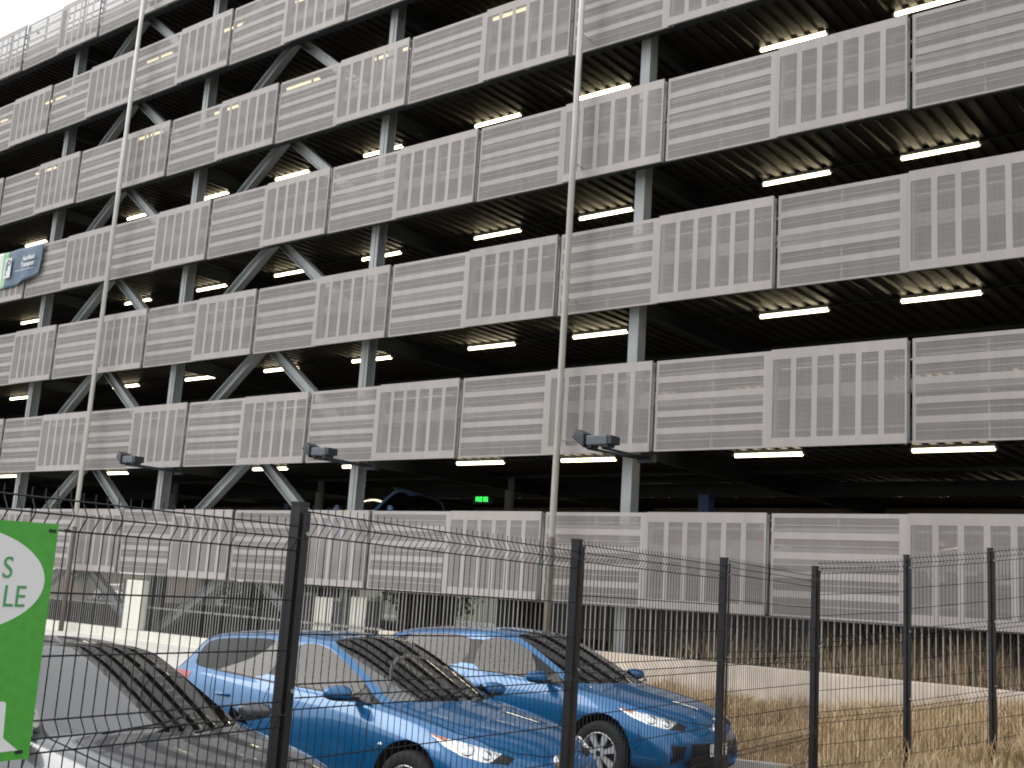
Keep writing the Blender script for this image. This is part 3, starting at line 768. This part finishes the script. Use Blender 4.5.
        for v in b.verts:
            x, y, z = v.co; p = 2.6
            k_ = (abs(x)**p+abs(y)**p+abs(z)**p)**(-1/p); x, y, z = x*k_, y*k_, z*k_
            v.co = (.60-.075*x*(1.0 if x > 0 else .75)+(y*.03), s_*(.995)+.115*y, 1.0+.062*z*(1-.12*y*s_))
        me_ = bpy.data.meshes.new('mirror'); 
        for f_ in b.faces:
            f_.smooth = True; f_.material_index = 1 if f_.calc_center_median().z < .968 else 0
        b.to_mesh(me_); b.free(); me_.materials.append(paint); me_.materials.append(M_TRIM)
        mi = obj_from_mesh('mirror', me_, car)
        mb = MB(); mb.bar((.62, s_*.80, .955),(.61, s_*.93,.955), .07, .035); mb.face([(.80,s_*.792,.93),(.56,s_*.792,.95),(.66,s_*.725,1.06)]); mb.build('mirror_mount', M_TRIM, mi)
    # grille, lower intake, plate, badge
    patch('grille', M_TRIM, [(2.2,-.46,.475),(2.24,0,.485),(2.2,.46,.475)], [(2.14,-.40,.265),(2.2,0,.255),(2.14,.40,.265)], 16, 5, .006)
    gr = MB()
    for z in (.31,.35,.39,.43):
        q = line([(2.3,-.42,z),(2.3,0,z),(2.3,.42,z)], .012, dirn=(-1,0,0), off=.012)
        if q: gr.raw(q.v, q.f)
    gr.build('grille_bars', M_LAMP, car)
    c_, nn = proj_dir(bvh, (2.6, 0, .42), (-1,0,0))
    mb = MB(); mb.box(c_.x+.012, c_.x+.018, -.18, .18, .35, .47); pl = mb.build('number_plate', M_PLATE, car)
    c_, nn = proj_dir(bvh, (2.6, 0, .60), (-1,0,0))
    mb = MB(); mb.tube([c_+Vector((0,0,0)), c_+Vector((.015,0,.003))], [.06,.055], 20); mb.build('badge', M_CHR, car, smooth=True)
    mb = MB(); mb.tube([(1.12,-.55,.985),(1.05,-.1,1.015),(.98,.15,1.05)], .008, 5); mb.build('wiper', M_TRIM, car)
    mb = MB(); mb.tube([(1.18,.05,.965),(1.08,.42,.99),(.93,.60,1.02)], .008, 5); mb.build('wiper', M_TRIM, car)
    # cabin
    mb = MB(); mb.box(-1.7,.95,-.70,.70,.30,.36); mb.box(-1.75,-1.6,-.66,.66,.36,.93)
    for s_ in (-1,1): mb.box(-1.7,.8,s_*.73-.015,s_*.73+.015,.36,.92)
    mb.build('cabin_lining', M_CABIN, car)
    mb = MB(); mb.raw([(.62,-.70,.36),(.62,.70,.36),(.60,.70,.86),(.60,-.70,.86),(.98,-.68,.90),(.98,.68,.90),(1.0,.68,.36),(1.0,-.68,.36)], [(0,1,2,3),(3,2,5,4),(4,5,6,7),(0,3,4,7),(1,6,5,2)]); mb.build('dashboard', M_DASH, car, bevel=.03)
    for s_ in (-.36,.36):
        mb = MB(); mb.box(-.25,.28,s_-.24,s_+.24,.40,.55); mb.raw([(-.25,s_-.24,.5),(-.25,s_+.24,.5),(-.12,s_+.24,.5),(-.12,s_-.24,.5),(-.46,s_-.2,1.05),(-.46,s_+.2,1.05),(-.37,s_+.2,1.05),(-.37,s_-.2,1.05)], [(0,3,2,1),(4,5,6,7),(0,1,5,4),(1,2,6,5),(2,3,7,6),(3,0,4,7)])
        mb.box(-.50,-.42,s_-.12,s_+.12,1.08,1.22); mb.build('seat', M_SEAT, car, bevel=.03)
    mb = MB(); mb.box(-1.25,-.8,-.62,.62,.40,.55); mb.raw([(-1.25,-.62,.5),(-1.25,.62,.5),(-1.12,.62,.5),(-1.12,-.62,.5),(-1.48,-.58,1.0),(-1.48,.58,1.0),(-1.38,.58,1.0),(-1.38,-.58,1.0)], [(0,3,2,1),(4,5,6,7),(0,1,5,4),(1,2,6,5),(2,3,7,6),(3,0,4,7)]); mb.build('rear_seat', M_SEAT, car, bevel=.03)
    mb = MB(); cx_ = Vector((.50,-.36,.86)); ax_ = Vector((-.88,0,.47)).normalized(); u1 = Vector((0,1,0)); u2 = ax_.cross(u1)
    mb.tube([cx_+u1*.18*math.cos(t*math.pi/12)+u2*.18*math.sin(t*math.pi/12) for t in range(25)], .014, 6, caps=False)
    mb.bar(cx_-u1*.17, cx_+u1*.17, .03, .02); mb.bar(cx_, cx_-u2*.17 if u2.z > 0 else cx_+u2*.17, .03,.02); mb.build('steering_wheel', M_DASH, car)
    mb = MB(); mb.box(.10,.12,-.11,.11,1.25,1.31); mb.build('rear_view_mirror', M_DASH, car)
    # wheels
    for ax in (1.32,-1.32):
        for s_ in (-1,1):
            mb = MB(); prof = [(-.10,.20),(-.10,.285),(-.085,.308),(-.03,.316),(.03,.316),(.085,.308),(.10,.285),(.10,.215),(.085,.205)]; N_ = 40; vs = []; fs = []
            for k in range(N_):
                a = 2*math.pi*k/N_; vs += [(r_*math.cos(a), s_*y_, r_*math.sin(a)) for y_, r_ in prof]
            m_ = len(prof)
            for k in range(N_):
                for j in range(m_-1): fs.append((k*m_+j, ((k+1)%N_)*m_+j, ((k+1)%N_)*m_+j+1, k*m_+j+1))
            mb.raw(vs, fs); wh = mb.build('wheel', M_TYRE, car, smooth=True); wh.location = (ax, s_*.775, .315)
            mb = MB(); prof = [(.088,.212),(.094,.200),(.06,.190),(-.02,.185),(-.09,.19)]; vs = []; fs = []; m_ = len(prof)
            for k in range(N_):
                a = 2*math.pi*k/N_; vs += [(r_*math.cos(a), s_*y_, r_*math.sin(a)) for y_, r_ in prof]
            for k in range(N_):
                for j in range(m_-1): fs.append((k*m_+j, ((k+1)%N_)*m_+j, ((k+1)%N_)*m_+j+1, k*m_+j+1))
            mb.raw(vs, fs)
            mb.tube([(0,s_*.045,0),(0,s_*.088,0)],[.06,.05],20)
            for k in range(7):
                a = 2*math.pi*k/7+.3; c1 = Vector((math.cos(a),0,math.sin(a))); t1 = Vector((-math.sin(a),0,math.cos(a)))
                y1 = Vector((0,s_,0)); i0 = c1*.045+y1*.08; o0 = c1*.197+y1*.082
                w0, w1 = t1*.020, t1*.034; dp = y1*-.03
                mb.raw([i0-w0,i0+w0,o0+w1,o0-w1,i0-w0+dp,i0+w0+dp,o0+w1+dp,o0-w1+dp], [(0,1,2,3),(7,6,5,4),(0,4,5,1),(1,5,6,2),(2,6,7,3),(3,7,4,0)])
            mb.build('rim', M_RIM, wh)
            mb = MB(); mb.tube([(0,-s_*.02,0),(0,s_*.02,0)], .15, 24); mb.build('brake_disc', M_LAMP, wh)
            mb = MB(); mb.tube([(0,s_*.086,0),(0,s_*.093,0)], .028, 16); mb.build('hub_cap', M_CHR, wh)
    return car
car3 = build_car((-8.06,10.86,-1.81), rad(1.2), P_BLUE, 'bright blue hatchback, the farther of two, its nose beside the dry grass', 'two bright blue hatchbacks parked side by side')
car2 = copy_tree(car3); car2.location = (-7.76,7.83,-1.88); car2.rotation_euler = (0,0,rad(-1.3)); tag(car2, 'bright blue hatchback, the nearer one, parked between the silver car and its twin')
car1 = copy_tree(car3, None, {'paint_blue': P_SILVER}); car1.location = (-7.50,4.68,-1.95); car1.rotation_euler = (0,0,rad(1.0)); car1.scale = (1.03,1.05,1.0); car1['group'] = ''
del car1['group']; tag(car1, 'silver grey car with dark reflections, nearest the fence and green sign')
def inner(x, y, rz, sz, P, lab, z=.5):
    c_ = copy_tree(car3, None, {'paint_blue': P}); c_.location = (x,y,z); c_.rotation_euler = (0,0,rz); c_.scale = (1,1.02,sz); del c_['group']; tag(c_, lab); return c_
inner(-22.2, 22.0, rad(-90), 1.5, P_DECK, 'tall dark blue vehicle on the first deck, roof and window above the screens', .53)
inner(-16.0, 23.6, rad(-90), 1.0, P_RED, 'red car on the first deck behind the lowest screens, middle', .53)
inner(-11.3, 23.6, rad(90), 1.0, P_SILVER, 'silver car on the first deck behind the lowest screens near the right column', .53)
inner(-6.6, 23.6, rad(-90), 1.0, P_WHITE, 'white car on the first deck behind the lowest screens, far right', .53)
inner(-70.0, 46.0, rad(10), 1.0, P_WHITE, 'white car parked outside beyond the garage, seen through the bars', -2.3)
inner(-55.0, 45.0, rad(0), 1.0, P_SILVER, 'silver car parked outside beyond the garage, seen through the bars', -2.3)


# ------------------------------------------------------------------ beyond the garage
M_LEAF = mat('leaves', (.045,.085,.025), .7, noise=.5, nscale=2); M_BARK = mat('bark', (.09,.07,.05), .9, noise=.3, nscale=6)
def tree(x, y, h, w, lab):
    o = empty('leafy_tree', (x, y, -2.3)); tag(o, lab, 'tree', 'trees beyond the garage')
    mb = MB(); mb.tube([(0,0,0),(.1,0,h*.3),(0,.1,h*.7)], [.2,.15,.05], 7)
    for _ in range(6):
        a = random.uniform(0,6.28); mb.tube([(.05,.03,h*random.uniform(.25,.5)),(math.cos(a)*w*.4,math.sin(a)*w*.4,h*random.uniform(.6,.8))],[.07,.02],5)
    mb.build('trunk', M_BARK, o)
    mb = MB(); cs = [(random.gauss(0,w*.28),random.gauss(0,w*.28),h*random.uniform(.18,.92),random.uniform(.3,.7)) for _ in range(26)]
    for _ in range(2600):
        c = random.choice(cs); p = Vector((c[0]+random.gauss(0,c[3]*.6),c[1]+random.gauss(0,c[3]*.6),max(.2,c[2]+random.gauss(0,c[3]*.5))))
        a = Vector((random.gauss(0,1),random.gauss(0,1),random.gauss(0,1))).normalized()*.14; b = a.cross(Vector((random.gauss(0,1),random.gauss(0,1),random.gauss(0,1)))).normalized()*.09
        mb.face([p-a,p+b,p+a,p-b])
    mb.build('crown', M_LEAF, o)
for q in ((-84,52,5,4,'bushy dark green tree beyond the garage, seen through the bars at far left'),(-71,54,5.5,4.5,'green tree seen through the ground floor left of the white pier'),(-61,55,6,5,'green tree seen through the ground floor right of the white pier'),(-50,56,5,5,'green tree seen through the ground floor above the blue car'),(-40,57,6,5,'dark green tree seen through the ground floor above the rear blue car')): tree(*q)

# ------------------------------------------------------------------ camera, light, world
f, yaw, tilt, roll = 1148.5, -.6822, .1824, .0644
w_ = Vector((math.sin(yaw)*math.cos(tilt), math.cos(yaw)*math.cos(tilt), math.sin(tilt)))
r0 = Vector((math.cos(yaw), -math.sin(yaw), 0)); u0 = r0.cross(w_); c, s = math.cos(roll), math.sin(roll)
r_ = r0*c+u0*s; u_ = u0*c-r0*s
cam = bpy.data.objects.new('camera', bpy.data.cameras.new('camera')); COL.objects.link(cam)
cam.matrix_world = Matrix(((r_.x,u_.x,-w_.x,0),(r_.y,u_.y,-w_.y,0),(r_.z,u_.z,-w_.z,0),(0,0,0,1)))
cam.data.sensor_width = 36; cam.data.lens = f/1024*36; cam.data.clip_start = .05; cam.data.clip_end = 3000
scene.camera = cam

SE, SAZ = 38, -128   # sun elevation, azimuth (from +y towards +x) where the sun stands
sd = Vector((math.sin(rad(SAZ))*math.cos(rad(SE)), math.cos(rad(SAZ))*math.cos(rad(SE)), math.sin(rad(SE))))
sun = bpy.data.objects.new('sun', bpy.data.lights.new('sun', 'SUN')); COL.objects.link(sun)
sun.data.energy = 1.0; sun.data.angle = rad(32); sun.data.color = (1,.955,.89)
sun.rotation_euler = (-sd).to_track_quat('-Z', 'Y').to_euler()
wd = bpy.data.worlds.new('World'); scene.world = wd; wd.use_nodes = True; N = wd.node_tree
bg = N.nodes['Background']; sky = N.nodes.new('ShaderNodeTexSky'); sky.sky_type = 'NISHITA'; sky.sun_disc = False
sky.sun_elevation = rad(SE); sky.sun_rotation = rad(SAZ); sky.dust_density = 3; sky.air_density = 1
# thin overcast: the blue sky seen through a bright veil of cloud
nz = N.nodes.new('ShaderNodeTexNoise'); nz.inputs['Scale'].default_value = 2.2; nz.inputs['Detail'].default_value = 6
tc = N.nodes.new('ShaderNodeTexCoord'); N.links.new(tc.outputs['Generated'], nz.inputs['Vector'])
mr = N.nodes.new('ShaderNodeMapRange'); mr.inputs[1].default_value = .35; mr.inputs[2].default_value = .65; mr.inputs[3].default_value = .7; mr.inputs[4].default_value = .98
N.links.new(nz.outputs[0], mr.inputs[0])
mx = N.nodes.new('ShaderNodeMix'); mx.data_type = 'RGBA'; N.links.new(mr.outputs[0], mx.inputs[0]); N.links.new(sky.outputs[0], mx.inputs[6]); mx.inputs[7].default_value = (13.6,13.8,14.0,1)
N.links.new(mx.outputs[2], bg.inputs[0]); bg.inputs[1].default_value = .10
scene.view_settings.view_transform = 'Standard'; scene.view_settings.look = 'None'; scene.view_settings.gamma = 1; scene.view_settings.exposure = 0.09
scene.cycles.filter_width = 1.9; scene.render.engine = 'CYCLES'; scene.cycles.transparent_max_bounces = 32; scene.cycles.max_bounces = 6
